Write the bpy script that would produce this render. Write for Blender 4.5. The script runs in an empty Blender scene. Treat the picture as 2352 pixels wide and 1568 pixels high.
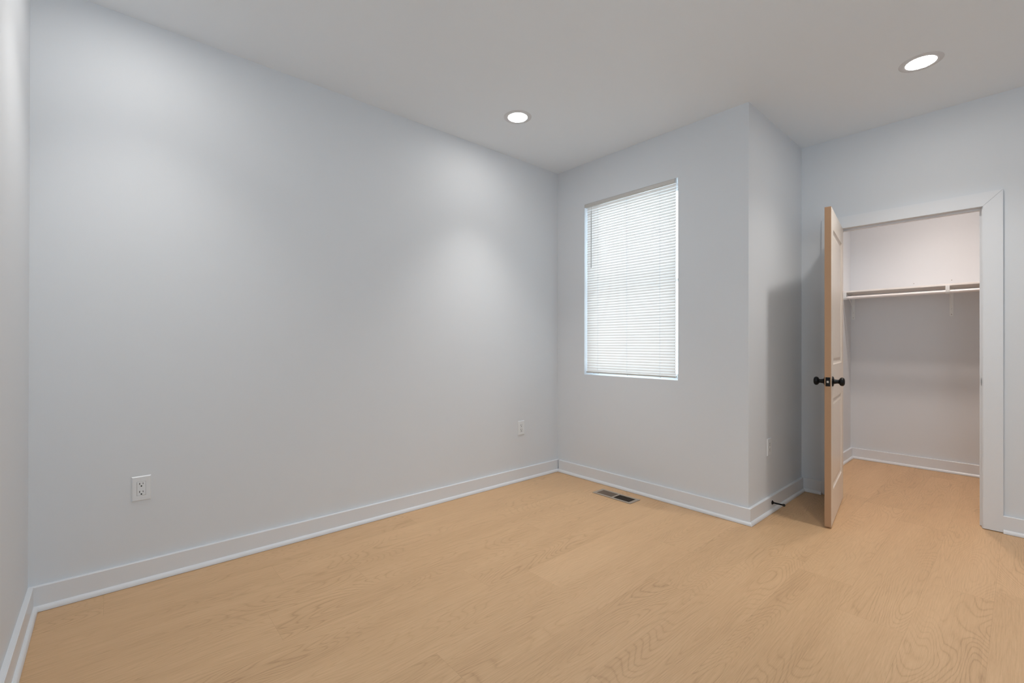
import bpy, bmesh, math, random
from mathutils import Vector, Matrix
random.seed(7)
sc = bpy.context.scene
COL = sc.collection

# ------------------------------------------------------------------ camera
cd = bpy.data.cameras.new('camera'); cam = bpy.data.objects.new('camera', cd); COL.objects.link(cam)
yaw, pit, rol = -0.8450, 0.0024, 0.0018
s, c = math.sin(yaw), math.cos(yaw)
F = Vector((s*math.cos(pit), c*math.cos(pit), math.sin(pit)))
U0 = Vector((-s*math.sin(pit), -c*math.sin(pit), math.cos(pit)))
R0 = Vector((c, -s, 0))
R = R0*math.cos(rol) + U0*math.sin(rol)
U = U0*math.cos(rol) - R0*math.sin(rol)
M = Matrix((R, U, -F)).transposed().to_4x4(); M.translation = (0, 0, 1.163)
cam.matrix_world = M
cd.sensor_width = 36; cd.lens = 36*1042.89/2352; cd.shift_y = 4.49/2352
cd.clip_start = 0.02; cd.clip_end = 100
sc.camera = cam

# ------------------------------------------------------------------ light levels
SKY_COL, SKY = (0.76, 0.88, 1.0), 8.0
BEAM = 70.0        # watts in each downlight's beam
LAMP_COL, LAMP = (1.0, 0.955, 0.905), 58.0
CLOSET_COL, CLOSET = (1.0, 0.84, 0.74), 125.0
sc.view_settings.view_transform = 'Standard'; sc.view_settings.look = 'None'
sc.view_settings.gamma = 1; sc.view_settings.use_curve_mapping = False
sc.view_settings.exposure = 0.33
sc.cycles.use_denoising = True
sc.cycles.max_bounces = 10; sc.cycles.diffuse_bounces = 8; sc.cycles.glossy_bounces = 4
sc.cycles.transmission_bounces = 8; sc.cycles.transparent_max_bounces = 12
sc.cycles.sample_clamp_indirect = 6.0
w = bpy.data.worlds.new('sky'); sc.world = w; w.use_nodes = True
bg = w.node_tree.nodes['Background']; bg.inputs[0].default_value = (*SKY_COL, 1); bg.inputs[1].default_value = SKY

def portal(name, loc, direction, sx, sy):
    l = bpy.data.lights.new(name, 'AREA'); l.shape = 'RECTANGLE'; l.size = sx; l.size_y = sy; l.energy = 1
    l.cycles.is_portal = True
    o = bpy.data.objects.new(name, l); COL.objects.link(o); o.location = loc
    o.rotation_euler = Vector(direction).to_track_quat('-Z', 'Y').to_euler()
    return o

# ------------------------------------------------------------------ dimensions (metres)
XL, YF, XB, YD, YL, H = -2.8637, 3.1053, -1.1855, 4.1643, -0.2603, 2.7431
XR, YC, WT = 1.15, 5.7472, 0.12
WX0, WX1, WZ0, WZ1 = -2.5475, -1.6755, 0.9005, 2.386        # window opening
DX0, DX1, DZ = -0.950, -0.178, 2.0462                          # jamb faces of the closet doorway
YD2 = YD + 0.116
HB, TB, TS = 0.107, 0.0180, 0.0325                            # baseboard height, thickness, shoe reach
portal('window_portal', ((WX0+WX1)/2, YF+0.30, (WZ0+WZ1)/2), (0, -1, 0), 1.0, 1.6)

# ------------------------------------------------------------------ materials
def mat(name, col, rough=0.5, metal=0.0, spec=0.5, bump=None, emit=None, coat=0):
    m = bpy.data.materials.new(name); m.use_nodes = True
    nt = m.node_tree; b = nt.nodes['Principled BSDF']
    b.inputs['Base Color'].default_value = (*col, 1); b.inputs['Roughness'].default_value = rough
    b.inputs['Metallic'].default_value = metal; b.inputs['Specular IOR Level'].default_value = spec
    b.inputs['Coat Weight'].default_value = coat
    if emit:
        b.inputs['Emission Color'].default_value = (*emit[0], 1); b.inputs['Emission Strength'].default_value = emit[1]
    if bump:
        tc = nt.nodes.new('ShaderNodeTexCoord'); n = nt.nodes.new('ShaderNodeTexNoise'); bp = nt.nodes.new('ShaderNodeBump')
        n.inputs['Scale'].default_value = bump[0]; n.inputs['Detail'].default_value = 4
        bp.inputs['Strength'].default_value = bump[1]; bp.inputs['Distance'].default_value = 0.001
        nt.links.new(tc.outputs['Object'], n.inputs['Vector']); nt.links.new(n.outputs['Fac'], bp.inputs['Height'])
        nt.links.new(bp.outputs['Normal'], b.inputs['Normal'])
    return m
WALL = mat('wall_paint', (0.70, 0.73, 0.765), 0.55, spec=0.35, bump=(260, 0.12))
CEIL = mat('ceiling_paint', (0.80, 0.85, 0.895), 0.9, spec=0.1, bump=(200, 0.1))
TRIM = mat('trim_paint', (0.735, 0.76, 0.795), 0.32, spec=0.5)
DOORP = mat('door_paint', (0.76, 0.68, 0.60), 0.33, spec=0.5, bump=(420, 0.05))
DOORE = mat('door_edge_wood', (0.44, 0.27, 0.16), 0.6, spec=0.3, bump=(90, 0.2))
BLACK = mat('black_metal', (0.004, 0.004, 0.0045), 0.35, metal=0.0, spec=0.25)
STEEL = mat('latch_steel', (0.75, 0.72, 0.66), 0.3, metal=1.0)
PLASTIC = mat('white_plastic', (0.75, 0.775, 0.80), 0.32)
RING = mat('lamp_trim_enamel', (0.66, 0.67, 0.69), 0.4)
SLOT = mat('slot_dark', (0.02, 0.02, 0.02), 0.8)
HOLE = mat('earth_hole_dark', (0.004, 0.004, 0.004), 0.9)
VINYL = mat('window_vinyl', (0.86, 0.87, 0.88), 0.35)
HEADR = mat('blind_rail', (0.56, 0.545, 0.52), 0.4)
WAND = mat('wand_plastic', (0.42, 0.42, 0.41), 0.25)
VENT = mat('vent_metal', (0.42, 0.36, 0.30), 0.4, metal=0.3)
VENTIN = mat('vent_duct_dark', (0.012, 0.011, 0.010), 0.9)
RODM = mat('rod_enamel', (0.82, 0.80, 0.80), 0.28)
BRK = mat('bracket_enamel', (0.80, 0.83, 0.84), 0.35)
LOUV = mat('vent_louver_metal', (0.17, 0.13, 0.10), 0.45, metal=0.2)
SHELF = mat('shelf_laminate', (0.88, 0.87, 0.86), 0.4)
SUB = mat('subfloor_dark', (0.16, 0.10, 0.06), 0.9)
GAP = mat('nail_dark', (0.25, 0.22, 0.2), 0.7)
RUBBER = mat('black_rubber', (0.01, 0.01, 0.011), 0.6)

def thin_glass():
    m = bpy.data.materials.new('window_glass'); m.use_nodes = True; nt = m.node_tree; nt.nodes.clear()
    out = nt.nodes.new('ShaderNodeOutputMaterial'); mx = nt.nodes.new('ShaderNodeMixShader')
    t = nt.nodes.new('ShaderNodeBsdfTransparent'); g = nt.nodes.new('ShaderNodeBsdfGlossy'); f = nt.nodes.new('ShaderNodeFresnel')
    t.inputs[0].default_value = (0.95, 0.97, 0.96, 1); g.inputs['Roughness'].default_value = 0.02
    nt.links.new(f.outputs[0], mx.inputs[0]); nt.links.new(t.outputs[0], mx.inputs[1]); nt.links.new(g.outputs[0], mx.inputs[2])
    nt.links.new(mx.outputs[0], out.inputs[0]); return m
GLASS = thin_glass()
def translucent(name, col, tcol, fac):
    m = bpy.data.materials.new(name); m.use_nodes = True; nt = m.node_tree; nt.nodes.clear()
    out = nt.nodes.new('ShaderNodeOutputMaterial'); mx = nt.nodes.new('ShaderNodeMixShader')
    d = nt.nodes.new('ShaderNodeBsdfDiffuse'); t = nt.nodes.new('ShaderNodeBsdfTranslucent')
    d.inputs[0].default_value = (*col, 1); t.inputs[0].default_value = (*tcol, 1); mx.inputs[0].default_value = fac
    nt.links.new(d.outputs[0], mx.inputs[1]); nt.links.new(t.outputs[0], mx.inputs[2]); nt.links.new(mx.outputs[0], out.inputs[0]); return m
SLAT = translucent('blind_slat_vinyl', (0.84, 0.84, 0.83), (0.88, 0.775, 0.715), 0.115)

def wood_floor():
    m = bpy.data.materials.new('oak_plank'); m.use_nodes = True; nt = m.node_tree; N = nt.nodes.new; L = nt.links.new
    b = nt.nodes['Principled BSDF']
    uv = N('ShaderNodeUVMap'); uv.uv_map = 'plank'
    at = N('ShaderNodeVertexColor'); at.layer_name = 'tone'
    sep = N('ShaderNodeSeparateColor'); L(at.outputs[0], sep.inputs[0])
    def mp(sx, sy, sz=1.0):
        n = N('ShaderNodeMapping'); n.inputs['Scale'].default_value = (sx, sy, sz); L(uv.outputs[0], n.inputs[0]); return n
    def noise(vec, scale, det, rough=0.5, dist=0.0):
        n = N('ShaderNodeTexNoise'); n.inputs['Scale'].default_value = scale; n.inputs['Detail'].default_value = det
        n.inputs['Roughness'].default_value = rough; n.inputs['Distortion'].default_value = dist; L(vec.outputs[0], n.inputs['Vector']); return n
    def math_(op, a, bb=None, cc=None, clamp=False):
        n = N('ShaderNodeMath'); n.operation = op; n.use_clamp = clamp
        for i, v in enumerate((a, bb, cc)):
            if v is None: continue
            if isinstance(v, (int, float)): n.inputs[i].default_value = v
            else: L(v, n.inputs[i])
        return n.outputs[0]
    # cathedral figure: contour lines of a stretched noise field
    field = noise(mp(5.2, 0.95), 1.0, 1.2, 0.45, 0.25)
    jit = noise(mp(60, 7), 1.0, 3, 0.6)
    fv = math_('ADD', math_('MULTIPLY', field.outputs['Fac'], 40.0), math_('MULTIPLY', jit.outputs['Fac'], 0.55))
    saw = math_('FRACT', fv)
    line = math_('POWER', math_('ABSOLUTE', math_('SUBTRACT', math_('MULTIPLY', saw, 2.0), 1.0)), 4.0)
    patch = noise(mp(3.0, 0.7), 1.0, 2, 0.5)
    amp = N('ShaderNodeMapRange'); amp.inputs['From Min'].default_value = 0.38; amp.inputs['From Max'].default_value = 0.66
    amp.inputs['To Min'].default_value = 0.15; amp.inputs['To Max'].default_value = 1.0; L(patch.outputs['Fac'], amp.inputs['Value'])
    figure = math_('MULTIPLY', line, amp.outputs[0])
    fibre = noise(mp(210, 6.5), 1.0, 3, 0.7)
    pore = noise(mp(900, 40), 1.0, 2, 0.5)
    broad = noise(mp(7, 0.8), 1.0, 3, 0.5)
    # tone value
    t = math_('ADD', math_('MULTIPLY', figure, -0.30), 0.62)
    t = math_('ADD', t, math_('MULTIPLY', math_('SUBTRACT', fibre.outputs['Fac'], 0.5), 0.75))
    t = math_('ADD', t, math_('MULTIPLY', math_('SUBTRACT', pore.outputs['Fac'], 0.5), 0.16))
    t = math_('ADD', t, math_('MULTIPLY', math_('SUBTRACT', broad.outputs['Fac'], 0.5), 0.45))
    t = math_('ADD', t, math_('MULTIPLY', math_('SUBTRACT', sep.outputs[0], 0.5), 0.09), None, True)
    # knots
    vor = N('ShaderNodeTexVoronoi'); vor.inputs['Scale'].default_value = 1.0; L(mp(2.2, 0.9).outputs[0], vor.inputs['Vector'])
    kn = N('ShaderNodeMapRange'); kn.inputs['From Min'].default_value = 0.015; kn.inputs['From Max'].default_value = 0.05
    kn.inputs['To Min'].default_value = 0.55; kn.inputs['To Max'].default_value = 1.0; L(vor.outputs['Distance'], kn.inputs['Value'])
    t = math_('MULTIPLY', t, kn.outputs[0])
    r = N('ShaderNodeValToRGB'); L(t, r.inputs[0])
    e = r.color_ramp.elements
    e[0].position = 0.0; e[0].color = (0.35, 0.205, 0.105, 1)
    e[1].position = 1.0; e[1].color = (0.74, 0.495, 0.29, 1)
    mid = e.new(0.55); mid.color = (0.60, 0.385, 0.212, 1)
    L(r.outputs[0], b.inputs['Base Color'])
    rr = N('ShaderNodeMapRange'); rr.inputs['To Min'].default_value = 0.42; rr.inputs['To Max'].default_value = 0.52
    L(fibre.outputs['Fac'], rr.inputs['Value']); L(rr.outputs[0], b.inputs['Roughness'])
    b.inputs['Specular IOR Level'].default_value = 0.4
    bp = N('ShaderNodeBump'); bp.inputs['Strength'].default_value = 0.15; bp.inputs['Distance'].default_value = 0.0006
    L(fibre.outputs['Fac'], bp.inputs['Height']); L(bp.outputs[0], b.inputs['Normal'])
    return m
WOOD = wood_floor()

# ------------------------------------------------------------------ mesh helpers
def link(name, bm, m, parent=None, smooth=False):
    me = bpy.data.meshes.new(name); bm.normal_update(); bm.to_mesh(me); bm.free()
    for k in (m if isinstance(m, (list, tuple)) else [m]): me.materials.append(k)
    if smooth:
        for p in me.polygons: p.use_smooth = True
        try: me.set_sharp_from_angle(angle=math.radians(35))
        except Exception: pass
    o = bpy.data.objects.new(name, me); COL.objects.link(o)
    if parent: o.parent = parent
    return o
def box(bm, x0, x1, y0, y1, z0, z1, mi=0, bev=0.0):
    vs = [bm.verts.new((x, y, z)) for x in (x0, x1) for y in (y0, y1) for z in (z0, z1)]
    fs = [bm.faces.new([vs[i] for i in q]) for q in ((0,1,3,2),(4,6,7,5),(0,4,5,1),(2,3,7,6),(0,2,6,4),(1,5,7,3))]
    for f in fs: f.material_index = mi
    if bev:
        es = list({e for f in fs for e in f.edges})
        bmesh.ops.bevel(bm, geom=es, offset=bev, segments=2, affect='EDGES', profile=0.6, material=mi)
def boxes(name, lst, m, parent=None, bev=0.0):
    bm = bmesh.new()
    for b in lst: box(bm, *b, bev=bev)
    return link(name, bm, m, parent)
def prism(bm, poly, vec, mi=0):
    """extrude a closed polygon (list of 3D points) along vec"""
    v = Vector(vec); a = [bm.verts.new(p) for p in poly]; b = [bm.verts.new(Vector(p)+v) for p in poly]
    n = len(poly); fs = [bm.faces.new(a), bm.faces.new(b[::-1])]
    for i in range(n): fs.append(bm.faces.new((a[i], b[i], b[(i+1) % n], a[(i+1) % n])))
    for f in fs: f.material_index = mi
    bmesh.ops.recalc_face_normals(bm, faces=fs)
def lathe(bm, prof, origin, axis, n=32, mi=0):
    """revolve (distance along axis, radius) profile about axis"""
    ax = Vector(axis).normalized(); t = Vector((0, 0, 1)) if abs(ax.z) < 0.9 else Vector((1, 0, 0))
    e1 = ax.cross(t).normalized(); e2 = ax.cross(e1); o = Vector(origin); rings = []
    fs = []
    for d, r in prof:
        if r < 1e-6: rings.append([bm.verts.new(o+ax*d)])
        else: rings.append([bm.verts.new(o+ax*d+(e1*math.cos(2*math.pi*k/n)+e2*math.sin(2*math.pi*k/n))*r) for k in range(n)])
    for a, b in zip(rings, rings[1:]):
        for k in range(n):
            k2 = (k+1) % n
            if len(a) == 1 and len(b) == 1: continue
            if len(a) == 1: fs.append(bm.faces.new((a[0], b[k], b[k2])))
            elif len(b) == 1: fs.append(bm.faces.new((a[k], b[0], a[k2])))
            else: fs.append(bm.faces.new((a[k], b[k], b[k2], a[k2])))
    for f in fs: f.material_index = mi
    bmesh.ops.recalc_face_normals(bm, faces=fs)
def empty(name, loc, rz=0.0):
    o = bpy.data.objects.new(name, None); COL.objects.link(o); o.location = loc; o.rotation_euler = (0, 0, rz)
    o.empty_display_size = 0.1; return o
def tag(o, label, cat=None, group=None):
    o['label'] = label
    if cat: o['category'] = cat
    if group: o['group'] = group
    return o
def struct(o, label=None):
    o['kind'] = 'structure'
    if label: o['label'] = label
    return o

# ------------------------------------------------------------------ floor: one mesh of planks
def build_floor():
    bm = bmesh.new(); uvl = bm.loops.layers.uv.new('plank'); cl = bm.loops.layers.color.new('tone')
    W, LEN, G = 0.23, 1.52, 0.00012
    known = {0: 3.01, 2: 2.69, 4: 2.033, 5: 0.925, 8: 0.515, 9: 0.961}
    x_edge = -0.0893
    rnd = random.Random(11)
    for k in range(-6, 13):
        xa, xb = x_edge-(k+1)*W, x_edge-k*W
        xa, xb = max(xa, XL-0.05), min(xb, XR+0.05)
        if xb <= xa: continue
        off = known.get(k, rnd.uniform(0, LEN))
        j = math.floor((YL-0.1-off)/LEN)
        while off+j*LEN < YC+0.05:
            ya, yb = max(off+j*LEN, YL-0.1), min(off+(j+1)*LEN, YC+0.05); j += 1
            if yb <= ya: continue
            vs = [bm.verts.new(p) for p in ((xa+G, ya+G, 0), (xb-G, ya+G, 0), (xb-G, yb-G, 0), (xa+G, yb-G, 0))]
            f = bm.faces.new(vs); u0, v0 = rnd.uniform(0, 90), rnd.uniform(0, 90); tn = (rnd.random(), rnd.random(), rnd.random(), 1)
            for lp in f.loops:
                lp[uvl].uv = (lp.vert.co.x-xa+u0, lp.vert.co.y-ya+v0); lp[cl] = tn
    fl = struct(link('floor', bm, WOOD), 'light oak plank floor running parallel to the long blank wall')
    b2 = bmesh.new(); box(b2, XL-0.1, XR+0.1, YL-0.15, YC+0.1, -0.12, -0.0012)
    link('subfloor', b2, SUB, fl)
build_floor()

# ------------------------------------------------------------------ walls and ceiling
struct(boxes('ceiling', [(XL-WT, XR+WT, YL-WT, YC+WT, H, H+0.12)], CEIL), 'flat pale grey ceiling with recessed lights')
struct(boxes('wall_west', [(XL-WT, XL, YL-WT, YF+0.20, 0, H)], WALL), 'long blank white wall with two outlets')
SX0, SX1 = 0.22, 1.08  # sides of an unseen south opening, added to let in daylight
struct(boxes('wall_south', [(XL, SX0, YL-WT, YL, 0, H), (SX1, XR+WT, YL-WT, YL, 0, H), (SX0, SX1, YL-WT, YL, 0, 0.9), (SX0, SX1, YL-WT, YL, 2.2, H)], WALL), 'white wall seen as a narrow strip at the left edge')
yo = YF+0.20
struct(boxes('wall_north', [(XL, WX0, YF, yo, 0, H), (WX1, XB-WT, YF, yo, 0, H), (XB-WT, XB, YF, YD, 0, H),
                            (WX0, WX1, YF, yo, 0, WZ0), (WX0, WX1, YF, yo, WZ1, H)], WALL),
       'white wall with the window and its projecting corner return')
jx0, jx1, jz = DX0-0.018, DX1+0.018, DZ+0.018
struct(boxes('wall_closet', [(XB-WT, jx0, YD, YD2, 0, H), (jx1, XR, YD, YD2, 0, H), (jx0, jx1, YD, YD2, jz, H)], WALL),
       'white wall around the closet doorway')
struct(boxes('wall_closet_left', [(XB-WT-0.005, XB-0.005, YD2, YC, 0, H)], WALL), 'left side wall inside the closet')
struct(boxes('wall_closet_back', [(XB-WT-0.005, XR+WT, YC, YC+WT, 0, H)], WALL), 'back wall inside the closet')
# east wall, behind the camera on its right, with an opening added to let in fill daylight
EY0, EY1, EZ0, EZ1 = 0.25, 1.0, 0.9, 2.2
struct(boxes('wall_east', [(XR, XR+WT, YL, EY0, 0, H), (XR, XR+WT, EY1, YC, 0, H), (XR, XR+WT, EY0, EY1, 0, EZ0), (XR, XR+WT, EY0, EY1, EZ1, H)], WALL))
portal('window_portal', (XR+0.2, (EY0+EY1)/2, (EZ0+EZ1)/2), (-1, 0, 0), 0.7, 1.5)
portal('window_portal', ((SX0+SX1)/2, YL-0.2, (EZ0+EZ1)/2), (0, 1, 0), 1.0, 1.5)

# ------------------------------------------------------------------ baseboards with shoe moulding
def base_profile(kind):
    if kind == 'board': return [(0, 0), (TB, 0), (TB, HB-0.002), (TB-0.002, HB), (0, HB)]
    r = TS-TB; hh = 0.020
    return [(TB, 0.0015), (TS, 0.0015)] + [(TB+r*math.cos(a), 0.0035+hh*math.sin(a)) for a in [math.radians(q) for q in range(0, 91, 15)]]
def baseboard(name, path, label=None):
    """path: list of (x, y) along the wall, room on the left-hand side; mitred at the joints"""
    root = None
    for kind in ('board', 'shoe'):
        prof = base_profile(kind); bm = bmesh.new(); pts = [Vector((x, y, 0)) for x, y in path]; rings = []
        for i, p in enumerate(pts):
            ns = []
            if i > 0: d = (p-pts[i-1]).normalized(); ns.append(Vector((-d.y, d.x, 0)))
            if i < len(pts)-1: d = (pts[i+1]-p).normalized(); ns.append(Vector((-d.y, d.x, 0)))
            n = ns[0] if len(ns) == 1 else (ns[0]+ns[1]).normalized()/max(0.2, math.cos(ns[0].angle(ns[1])/2))
            rings.append([bm.verts.new(p+n*a+Vector((0, 0, z))) for a, z in prof])
        m = len(prof)
        for a, b in zip(rings, rings[1:]):
            for k in range(m): bm.faces.new((a[k], a[(k+1) % m], b[(k+1) % m], b[k]))
        bm.faces.new(rings[0]); bm.faces.new(rings[-1][::-1])
        bmesh.ops.recalc_face_normals(bm, faces=bm.faces)
        o = link(name if kind == 'board' else 'shoe_moulding', bm, TRIM, root)
        if kind == 'board': root = struct(o, label)
    return root
CW = 0.0882
e = 0.0004
baseboard('baseboard_west', [(XL+e, YF-e), (XL+e, YL+e), (XR-e, YL+e)], 'white baseboard along the long blank wall and the near left wall')
baseboard('baseboard_north', [(DX0-0.006-CW, YD-e), (XB+e, YD-e), (XB+e, YF-e), (XL+TS+0.001, YF-e)], 'white baseboard wrapping under the window and round the corner')
baseboard('baseboard_east', [(XR-e, YL+TS+0.001), (XR-e, YD-e), (DX1+0.006+CW, YD-e)], 'white baseboard right of the closet doorway')
baseboard('baseboard_closet', [(XR-e, YC-e), (XB-0.005+e, YC-e), (XB-0.005+e, YD2+0.02)], 'white baseboard inside the closet')

# ------------------------------------------------------------------ closet doorway trim
tr = struct(empty('trim_1', ((DX0+DX1)/2, YD, 0)), 'white mitred casing and jamb of the closet doorway')
def tlink(name, bm, m=TRIM):
    for v in bm.verts: v.co -= Vector(tr.location)
    return link(name, bm, m, tr)
ci0, ci1, cz = DX0-0.006, DX1+0.006, DZ-0.0005
CT = 0.017
mg = 0.0003
def casing(poly):
    bm = bmesh.new(); prism(bm, [(x, YD-CT, z) for x, z in poly], (0, CT-e, 0))
    es = [ed for ed in bm.edges if all(abs(v.co.y-(YD-CT)) < 1e-6 for v in ed.verts)]
    bmesh.ops.bevel(bm, geom=es, offset=0.0012, segments=2, affect='EDGES')
    return bm
tlink('casing_leg', casing([(ci0-CW, 0.014), (ci0, 0.014), (ci0, cz-mg), (ci0-CW, cz+CW-mg)]))
tlink('casing_leg', casing([(ci1, 0.004), (ci1+CW, 0.004), (ci1+CW, cz+CW-mg), (ci1, cz-mg)]))
tlink('casing_head', casing([(ci0+mg, cz), (ci1-mg, cz), (ci1+CW-mg, cz+CW), (ci0-CW+mg, cz+CW)]))
bm = bmesh.new(); box(bm, jx0+e, DX0, YD, YD2, 0.002, DZ); tlink('jamb', bm)
bm = bmesh.new(); box(bm, DX1, jx1-e, YD, YD2, 0.002, DZ); tlink('jamb', bm)
bm = bmesh.new(); box(bm, jx0+e, jx1-e, YD, YD2, DZ, jz-e); tlink('head_jamb', bm)
sy0, sy1 = YD+0.039, YD+0.072
bm = bmesh.new(); box(bm, DX0, DX0+0.011, sy0, sy1, 0.003, DZ-0.011, bev=0.001); tlink('stop_strip', bm)
bm = bmesh.new(); box(bm, DX1-0.011, DX1, sy0, sy1, 0.003, DZ-0.011, bev=0.001); tlink('stop_strip', bm)
bm = bmesh.new(); box(bm, DX0, DX1, sy0, sy1, DZ-0.011, DZ-0.0002, bev=0.001); tlink('stop_strip', bm)
bm = bmesh.new()
prism(bm, [(DX1-0.0015, YD-0.004+a, 0.93+b) for a, b in ((0, -0.010), (0.010, -0.022), (0.036, -0.028), (0.036, 0.028), (0.010, 0.022), (0, 0.014))], (0.0014, 0, 0))
tag(tlink('strike_plate', bm, BLACK), 'black strike plate on the right jamb')
# inner casing inside the closet is not seen; the wall edge stays plain

# ------------------------------------------------------------------ closet door
DW, DT, DH = 0.762, 0.035, 2.030
ang = math.atan2(-0.99100, 0.13388)
def door():
    bm = bmesh.new()
    xs = [0, 0.114, 0.648, DW]; zs = [0, 0.214, 0.804, 1.025, 1.903, DH]
    panels = {(1, 1), (1, 3)}
    steps = [(0.000, 0.0), (0.006, 0.0055), (0.016, 0.0085), (0.024, 0.0085), (0.040, 0.0035), (0.046, 0.0030)]
    for y, sg in ((0.0, 1), (DT, -1)):
        grid = {(i, k): bm.verts.new((x, y, z)) for i, x in enumerate(xs) for k, z in enumerate(zs)}
        for i in range(3):
            for k in range(5):
                q = [grid[(i, k)], grid[(i+1, k)], grid[(i+1, k+1)], grid[(i, k+1)]]
                if (i, k) not in panels: bm.faces.new(q); continue
                prev = q
                for ins, dep in steps[1:]:
                    ring = [bm.verts.new((xs[i]+ins, y+sg*dep, zs[k]+ins)), bm.verts.new((xs[i+1]-ins, y+sg*dep, zs[k]+ins)),
                            bm.verts.new((xs[i+1]-ins, y+sg*dep, zs[k+1]-ins)), bm.verts.new((xs[i]+ins, y+sg*dep, zs[k+1]-ins))]
                    for a in range(4): bm.faces.new((prev[a], prev[(a+1) % 4], ring[(a+1) % 4], ring[a]))
                    prev = ring
                bm.faces.new(prev)
    def side(p): 
        f = bm.faces.new([bm.verts.new(q) for q in p]); return f
    f = side([(DW, 0, 0), (DW, DT, 0), (DW, DT, DH), (DW, 0, DH)]); f.material_index = 1
    f = side([(0, 0, 0), (0, DT, 0), (0, DT, DH), (0, 0, DH)]); f.material_index = 1
    side([(0, 0, 0), (DW, 0, 0), (DW, DT, 0), (0, DT, 0)]); side([(0, 0, DH), (DW, 0, DH), (DW, DT, DH), (0, DT, DH)])
    bmesh.ops.remove_doubles(bm, verts=bm.verts, dist=1e-5)
    bmesh.ops.recalc_face_normals(bm, faces=bm.faces)
    o = link('door_1', bm, [DOORP, DOORE]); o.location = (-0.944, YD-0.0005, 0.011); o.rotation_euler = (0, 0, ang)
    struct(o, 'open two-panel beige closet door with bare wood edge and black knobs')
    kz, kx = 0.919, DW-0.060
    for y, d in ((0.0, -1), (DT, 1)):
        kb = bmesh.new()
        lathe(kb, [(0.008, 0.0), (0.008, 0.0155), (0.014, 0.0150), (0.026, 0.0125), (0.034, 0.0130), (0.038, 0.019), (0.042, 0.0245), (0.049, 0.0275),
                   (0.056, 0.0268), (0.062, 0.0225), (0.0655, 0.014), (0.0665, 0.0)], (kx, y, kz), (0, d, 0), 40)
        k = tag(link('knob', kb, BLACK, o, True), 'round black door knob on the ' + ('closet' if d > 0 else 'wall') + ' face')
        rb = bmesh.new(); lathe(rb, [(0.0, 0.0), (0.0, 0.0325), (0.003, 0.0325), (0.007, 0.028), (0.010, 0.018), (0.0105, 0.0)], (kx, y+d*0.0001, kz), (0, d, 0), 40)
        link('rosette', rb, BLACK, k, True)
    lb = bmesh.new(); box(lb, DW-0.0002, DW+0.0016, 0.005, DT-0.005, kz-0.0285, kz+0.0285, bev=0.0005)
    lp = tag(link('latch_plate', lb, BLACK, o), 'black latch plate on the bare door edge')
    bb = bmesh.new()
    prism(bb, [(DW+0.0014, 0.0115, kz-0.0065), (DW+0.0014, 0.0230, kz-0.0065), (DW+0.0014, 0.0230, kz+0.0065), (DW+0.0014, 0.0115, kz+0.0065)], (0.004, 0, 0))
    for v in bb.verts:
        if v.co.x > DW+0.004 and v.co.y > 0.02: v.co.x += 0.005
    tag(link('latch_bolt', bb, STEEL, lp), 'pale steel latch bolt')
door()

# ------------------------------------------------------------------ window and blind
cx = (WX0+WX1)/2
win = struct(empty('window_1', (cx, YF, WZ0)), 'white vinyl double-hung window behind the closed blind')
def wl(name, bm, m, root=win, parent=None):
    for v in bm.verts: v.co -= Vector(root.location)
    return link(name, bm, m, parent or root)
fy0, fy1 = YF+0.125, YF+0.19; fw = 0.018
bm = bmesh.new()
for b in ((WX0, WX0+fw, fy0, fy1, WZ0, WZ1), (WX1-fw, WX1, fy0, fy1, WZ0, WZ1), (WX0+fw, WX1-fw, fy0, fy1, WZ0, WZ0+fw), (WX0+fw, WX1-fw, fy0, fy1, WZ1-fw, WZ1)): box(bm, *b)
wl('window_frame', bm, VINYL)
mz = 1.66
for z0, z1, ya in ((WZ0+fw, mz+0.010, fy0+0.004), (mz-0.010, WZ1-fw, fy0+0.034)):
    bm = bmesh.new(); r_ = 0.020; x0, x1 = WX0+fw, WX1-fw
    for b in ((x0, x0+r_, ya, ya+0.028, z0, z1), (x1-r_, x1, ya, ya+0.028, z0, z1), (x0+r_, x1-r_, ya, ya+0.028, z0, z0+r_), (x0+r_, x1-r_, ya, ya+0.028, z1-r_, z1)): box(bm, *b)
    sh = wl('sash', bm, VINYL)
    bm = bmesh.new(); box(bm, x0+r_, x1-r_, ya+0.012, ya+0.016, z0+r_, z1-r_); wl('pane', bm, GLASS, win, sh)
bm = bmesh.new(); box(bm, WX0, WX1, YF+0.001, fy0, WZ0-0.0, WZ0+0.004); wl('window_sill', bm, TRIM)

bl = tag(empty('window_blind', (cx, YF+0.02, WZ1)), 'closed white mini blind hanging in the window recess', 'blind')
bx0, bx1 = WX0+0.016, WX1-0.026
bcy = YF+0.022
bm = bmesh.new(); box(bm, WX0+0.002, bx1+0.001, YF-0.002, YF+0.030, 2.357, WZ1-0.001, bev=0.002); wl('headrail', bm, HEADR, bl)
pitch, half, tilt = 0.02150, 0.0125, math.radians(69)
bm = bmesh.new(); nsl = 66
zt = 2.3435
for i in range(nsl):
    zc = zt-i*pitch; P = []
    for j in range(7):
        q = -1+2*j/6; u = q*half; crown = 0.0022*(1-q*q)
        # room edge (q=-1) low, outer edge high
        P.append((bcy+u*math.cos(tilt)-crown*math.sin(tilt), zc+u*math.sin(tilt)+crown*math.cos(tilt)))
    va = [bm.verts.new((bx0, y, z)) for y, z in P]; vb = [bm.verts.new((bx1, y, z)) for y, z in P]
    for j in range(6): bm.faces.new((va[j], vb[j], vb[j+1], va[j+1]))
so = wl('slats', bm, SLAT, bl)
for p in so.data.polygons: p.use_smooth = True
zb = 0.927
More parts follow.
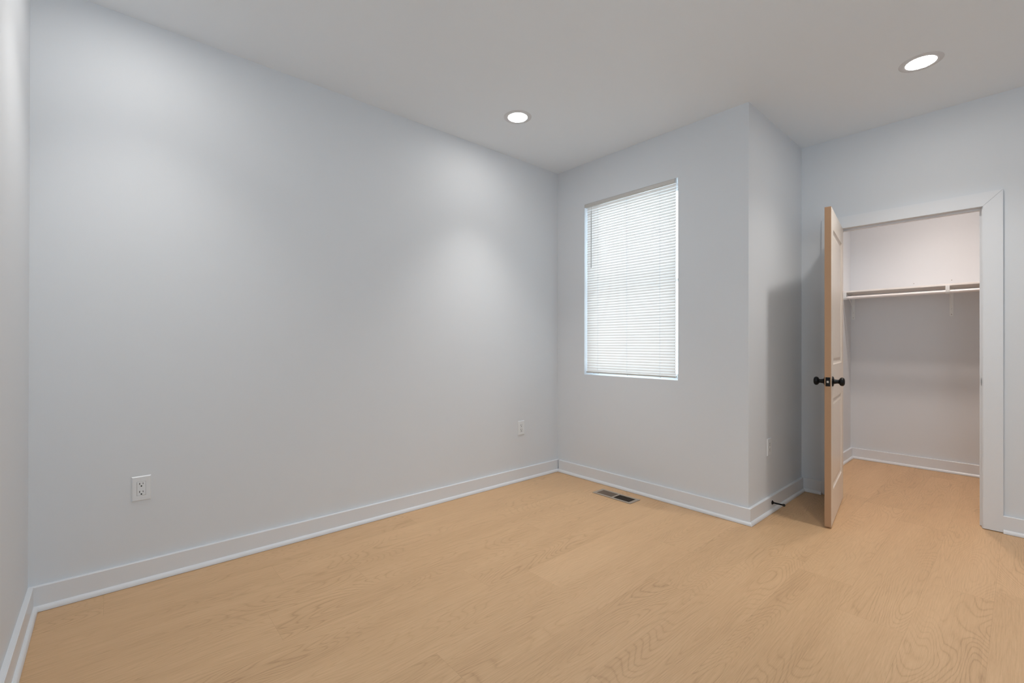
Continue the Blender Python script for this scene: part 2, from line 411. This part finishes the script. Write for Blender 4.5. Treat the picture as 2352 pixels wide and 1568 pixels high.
bm = bmesh.new(); box(bm, bx0-0.003, bx1+0.002, bcy-0.011, bcy+0.011, zb-0.008, zb+0.006, bev=0.003); wl('bottom_rail', bm, HEADR, bl)
for xc in (-2.412, -2.121, -1.827):
    bm = bmesh.new()
    for dy in (-0.0125, 0.0125): lathe(bm, [(0, 0.0007), (2.357-zb, 0.0007)], (xc, bcy+dy, zb), (0, 0, 1), 6)
    for i in range(0, nsl): box(bm, xc-0.003, xc+0.003, bcy-0.0135, bcy-0.0120, zt-i*pitch-0.0115, zt-i*pitch-0.0075)
    lathe(bm, [(-0.012, 0), (-0.011, 0.005), (-0.006, 0.006), (-0.002, 0.004), (0, 0)], (xc, bcy, zb-0.001), (0, 0, 1), 12)
    wl('ladder_cord', bm, PLASTIC, bl)
bm = bmesh.new(); lathe(bm, [(0, 0), (0, 0.0032), (0.49, 0.0032), (0.494, 0.0)], (-2.474, YF+0.001, 1.826), (0, 0, 1), 6)
lathe(bm, [(0, 0.0012), (0.04, 0.0012)], (-2.474, YF+0.002, 2.318), (0, 0, 1), 6)
wl('tilt_wand', bm, WAND, bl)

# added_window_2: added out of view on the east wall as a daylight source
w2 = struct(empty('added_window_2', (XR, (EY0+EY1)/2, EZ0)), 'unseen white framed window added on the east wall for daylight')
bm = bmesh.new(); xa, xb = XR+0.05, XR+0.10
for b in ((xa, xb, EY0, EY0+0.05, EZ0, EZ1), (xa, xb, EY1-0.05, EY1, EZ0, EZ1), (xa, xb, EY0+0.05, EY1-0.05, EZ0, EZ0+0.05), (xa, xb, EY0+0.05, EY1-0.05, EZ1-0.05, EZ1),
          (xa, xb, EY0+0.05, EY1-0.05, (EZ0+EZ1)/2-0.02, (EZ0+EZ1)/2+0.02)): box(bm, *b)
fr = wl('window_frame', bm, VINYL, w2)
bm = bmesh.new(); box(bm, XR+0.07, XR+0.074, EY0+0.05, EY1-0.05, EZ0+0.05, EZ1-0.05); wl('pane', bm, GLASS, w2, fr)

w3 = struct(empty('added_window_3', ((SX0+SX1)/2, YL, EZ0)), 'unseen white framed window added behind the viewer for daylight')  # added out of view so daylight reaches the door and window walls
bm = bmesh.new(); ya, yb = YL-0.10, YL-0.05
for b in ((SX0, SX0+0.045, ya, yb, EZ0, EZ1), (SX1-0.045, SX1, ya, yb, EZ0, EZ1), (SX0+0.045, SX1-0.045, ya, yb, EZ0, EZ0+0.045), (SX0+0.045, SX1-0.045, ya, yb, EZ1-0.045, EZ1),
          (SX0+0.045, SX1-0.045, ya, yb, 1.53, 1.57)): box(bm, *b)
fr = wl('window_frame', bm, VINYL, w3)
bm = bmesh.new(); box(bm, SX0+0.045, SX1-0.045, YL-0.078, YL-0.074, EZ0+0.045, EZ1-0.045); wl('pane', bm, GLASS, w3, fr)

# ------------------------------------------------------------------ recessed lights
def lens_mat(name, col, st):
    return mat(name, (0.9, 0.9, 0.9), 0.5, emit=(col, st))
LENS, LENSC = lens_mat('lamp_lens', LAMP_COL, LAMP), lens_mat('closet_lamp_lens', CLOSET_COL, CLOSET)
def downlight(x, y, label, lm=LENS, group='recessed ceiling lights', beam=BEAM, bcol=LAMP_COL, cone=125):
    t = tag(empty('recessed_light', (x, y, H)), label, 'ceiling light', group)
    bm = bmesh.new(); lathe(bm, [(0.0005, 0.0665), (0.0036, 0.0668), (0.0042, 0.069), (0.0036, 0.090), (0.0005, 0.0965)], (0, 0, 0), (0, 0, -1), 56)
    link('trim_ring', bm, RING, t, True)
    bm = bmesh.new(); lathe(bm, [(0.0022, 0.0660), (0.0027, 0.0610), (0.0042, 0.046), (0.0056, 0.026), (0.0062, 0.0)], (0, 0, 0), (0, 0, -1), 56)
    link('lens', bm, lm, t, True)
    l = bpy.data.lights.new('beam', 'SPOT'); l.energy = beam; l.color = bcol; l.spot_size = math.radians(cone); l.spot_blend = 1.0
    l.shadow_soft_size = 0.06
    lo = bpy.data.objects.new('beam', l); COL.objects.link(lo); lo.parent = t; lo.location = (0, 0, -0.018)
    return t
downlight(-2.334, 2.120, 'lit round recessed light near the long blank wall, left of the window', beam=BEAM*0.75, cone=86)
downlight(-0.380, 3.387, 'lit round recessed light in front of the closet doorway, the larger one', beam=BEAM*0.68, cone=122)
downlight(-2.334, 0.110, 'lit recessed light above the left edge, outside the picture', beam=BEAM*0.4, cone=96)
downlight(0.02, 2.02, 'lit recessed light above the viewer, outside the picture', beam=BEAM*0.42)
downlight(-0.45, 5.02, 'warm recessed light on the closet ceiling, hidden by the doorway head', LENSC, beam=BEAM*0.6, bcol=CLOSET_COL)

# ------------------------------------------------------------------ outlets
def outlet(loc, normal, label):
    """built facing +x, rotated to the wall normal"""
    o = tag(empty('wall_outlet', loc, math.atan2(normal[1], normal[0])), label, 'outlet', 'duplex outlets on the walls')
    hw, hh = 0.0375, 0.060
    bm = bmesh.new(); t = 0.0055
    # plate with sloping rim and a rectangular cut-out
    loops = [(hw, hh, 0.0), (hw, hh, 0.0012), (hw-0.004, hh-0.004, t), (0.0172, 0.0340, t), (0.0170, 0.0338, 0.0015)]
    prev = None
    for a, b, d in loops:
        ring = [bm.verts.new((d, sx*a, sz*b)) for sx, sz in ((-1, -1), (1, -1), (1, 1), (-1, 1))]
        if prev:
            for k in range(4): bm.faces.new((prev[k], prev[(k+1) % 4], ring[(k+1) % 4], ring[k]))
        prev = ring
    bmesh.ops.recalc_face_normals(bm, faces=bm.faces)
    link('cover_plate', bm, PLASTIC, o)
    bm = bmesh.new(); box(bm, 0.0003, t+0.0006, -0.0165, 0.0165, -0.0333, 0.0333, bev=0.0008); rc = link('receptacle', bm, PLASTIC, o)
    for zc in (0.0195, -0.0195):
        bm = bmesh.new(); f = t+0.0004
        box(bm, f, f+0.0006, -0.0078, -0.0052, zc-0.0006, zc+0.0088); box(bm, f, f+0.0006, 0.0052, 0.0074, zc+0.0010, zc+0.0080)
        link('blade_slots', bm, SLOT, rc)
        bm = bmesh.new(); lathe(bm, [(0, 0.0), (0, 0.0031), (0.0007, 0.0031), (0.0007, 0)], (f, 0, zc-0.0075), (1, 0, 0), 14); link('ground_hole', bm, HOLE, rc)
    for zc in (0.0480, -0.0480):
        bm = bmesh.new(); lathe(bm, [(0, 0), (0, 0.0030), (0.0008, 0.0026), (0.001, 0)], (t-0.0001, 0, zc), (1, 0, 0), 14); link('screw', bm, PLASTIC, o)
    return o
outlet((XL+e, 0.1200, 0.4580), (1, 0), 'white outlet low on the long blank wall, the nearest one at far left')
outlet((XL+e, 2.6450, 0.4505), (1, 0), 'white outlet low on the long blank wall, just left of the window corner')
outlet((XB+e, 3.4590, 0.4500), (1, 0), 'white outlet in shadow on the narrow return wall above the door stop')

# ------------------------------------------------------------------ floor register
def register():
    x0, x1, y0, y1 = -2.2520, -1.9060, 2.8455, 2.9790
    o = tag(empty('floor_register', ((x0+x1)/2, (y0+y1)/2, 0)), 'tan metal floor vent set in the oak floor below the window', 'floor vent')
    a, b = (x1-x0)/2, (y1-y0)/2
    ia, ib, cb, t = a-0.026, b-0.022, 0.0075, 0.0045
    bm = bmesh.new()
    def fr(x_0, x_1, y_0, y_1): box(bm, x_0, x_1, y_0, y_1, 0.0002, t, bev=0.0014)
    fr(-a, a, -b, -ib); fr(-a, a, ib, b); fr(-a, -ia, -ib, ib); fr(ia, a, -ib, ib); fr(-cb, cb, -ib, ib)
    link('frame', bm, VENT, o)
    bm = bmesh.new(); box(bm, -ia, ia, -ib, ib, 0.0001, 0.0006); link('duct_opening', bm, VENTIN, o)
    for side, xa_, xb_, lean in ((0, -ia, -cb, 1), (1, cb, ia, -1)):
        n = 13; bm = bmesh.new()
        for k in range(n):
            xc = xa_+(xb_-xa_)*(k+0.5)/n
            wd = 0.0034
            if lean > 0: prism(bm, [(xc+wd, -ib, 0.0008), (xc+wd-0.001, -ib, 0.0008), (xc-wd, -ib, 0.0040), (xc-wd+0.001, -ib, 0.0040)], (0, 2*ib, 0))
            else: prism(bm, [(xc-0.0004, -ib, 0.0006), (xc+0.0006, -ib, 0.0006), (xc+0.0012, -ib, 0.0036), (xc+0.0002, -ib, 0.0036)], (0, 2*ib, 0))
        link('louvers', bm, LOUV, o)
register()

# ------------------------------------------------------------------ door stop
ds = tag(empty('door_stop', (XB+TB, 3.467, 0.064)), 'black rod door stop on the baseboard of the return wall', 'door stop')
bm = bmesh.new(); lathe(bm, [(0.0008, 0), (0.0008, 0.0145), (0.003, 0.0145), (0.006, 0.011), (0.012, 0.007), (0.014, 0.0058), (0.014, 0)], (0, 0, 0), (1, 0, 0), 20); link('base', bm, BLACK, ds, True)
bm = bmesh.new(); lathe(bm, [(0.013, 0), (0.013, 0.0053), (0.070, 0.0053), (0.070, 0)], (0, 0, 0), (1, 0, 0), 16); link('rod', bm, BLACK, ds, True)
bm = bmesh.new(); lathe(bm, [(0.068, 0), (0.068, 0.0085), (0.078, 0.0092), (0.082, 0.007), (0.083, 0)], (0, 0, 0), (1, 0, 0), 16); link('rubber_tip', bm, RUBBER, ds, True)

# ------------------------------------------------------------------ closet fittings
SY, SZ = YC-0.305, 1.681
bm = bmesh.new(); box(bm, XB-0.005+e, XR-e, SY, YC-e, SZ, SZ+0.016, bev=0.001)
tag(link('closet_shelf', bm, SHELF), 'long white closet shelf on brackets across the back wall', 'shelf')
RY, RZ = YC-0.315, 1.6275
bm = bmesh.new(); lathe(bm, [(0, 0), (0, 0.0145), (XR-XB+0.004-2*e, 0.0145), (XR-XB+0.004-2*e, 0)], (XB-0.005+2*e, RY, RZ), (1, 0, 0), 28)
tag(link('closet_rod', bm, RODM, None, True), 'white round hanging rod just below the closet shelf', 'rod')
def bracket(x, label):
    o = tag(empty('shelf_bracket', (x, YC, SZ)), label, 'bracket', 'white shelf and rod brackets in the closet')
    hw = 0.0135
    bm = bmesh.new(); box(bm, -hw, hw, -0.0035, -0.0006, -0.252, -0.001, bev=0.0006)
    wp = link('wall_plate', bm, BRK, o)
    for z in (-0.236, -0.185):
        b2 = bmesh.new(); lathe(b2, [(0, 0), (0, 0.0035), (0.0012, 0.003), (0.0016, 0)], (0, -0.0034, z), (0, -1, 0), 12); link('screw', b2, GAP, wp)
    bm = bmesh.new(); box(bm, -hw, hw, -0.300, -0.0038, -0.0035, -0.0006, bev=0.0006); link('shelf_arm', bm, BRK, o)
    # curved brace between wall plate and the front of the arm
    bm = bmesh.new(); P = []
    for k in range(13):
        a = k/12; y = -0.006-0.262*a**1.25; z = -0.200+0.194*a**0.62; P.append((y, z))
    for (y0, z0), (y1, z1) in zip(P, P[1:]):
        prism(bm, [(-0.002, y0, z0-0.006), (-0.002, y1, z1-0.006), (-0.002, y1, z1+0.002), (-0.002, y0, z0+0.002)], (0.004, 0, 0))
    link('brace', bm, BRK, o)
    bm = bmesh.new()
    ry, rz = RY-YC, RZ-SZ
    box(bm, -hw, hw, ry-0.020, ry-0.0172, rz+0.004, -0.0008, bev=0.0005)
    box(bm, -hw, hw, ry-0.0172, ry+0.006, -0.0035, -0.0008)
    pts = [(ry+0.0172*math.cos(q), rz+0.0172*math.sin(q)) for q in [math.radians(170+k*14.5) for k in range(14)]]
    for (y0, z0), (y1, z1) in zip(pts, pts[1:]):
        c0, c1 = Vector((y0-ry, z0-rz)).normalized()*0.0025, Vector((y1-ry, z1-rz)).normalized()*0.0025
        prism(bm, [(-hw, y0, z0), (-hw, y1, z1), (-hw, y1+c1.x, z1+c1.y), (-hw, y0+c0.x, z0+c0.y)], (2*hw, 0, 0))
    link('rod_hook', bm, BRK, o)
    return o
bracket(-1.168, 'white shelf bracket in the left corner of the closet')
bracket(-0.436, 'white shelf bracket near the right side of the doorway view')
for x, z in ((-0.6957, 1.752), (-0.4351, 1.758)):
    bm = bmesh.new(); lathe(bm, [(0, 0), (0, 0.0035), (0.0014, 0.002), (0.0016, 0)], (0, 0, 0), (0, -1, 0), 10)
    n = link('nail_head', bm, GAP); n.location = (x, YC-e, z)
    tag(n, 'tiny dark nail head above the closet shelf, the ' + ('left' if x < -0.5 else 'right') + ' one', 'nail', 'nail heads above the closet shelf')
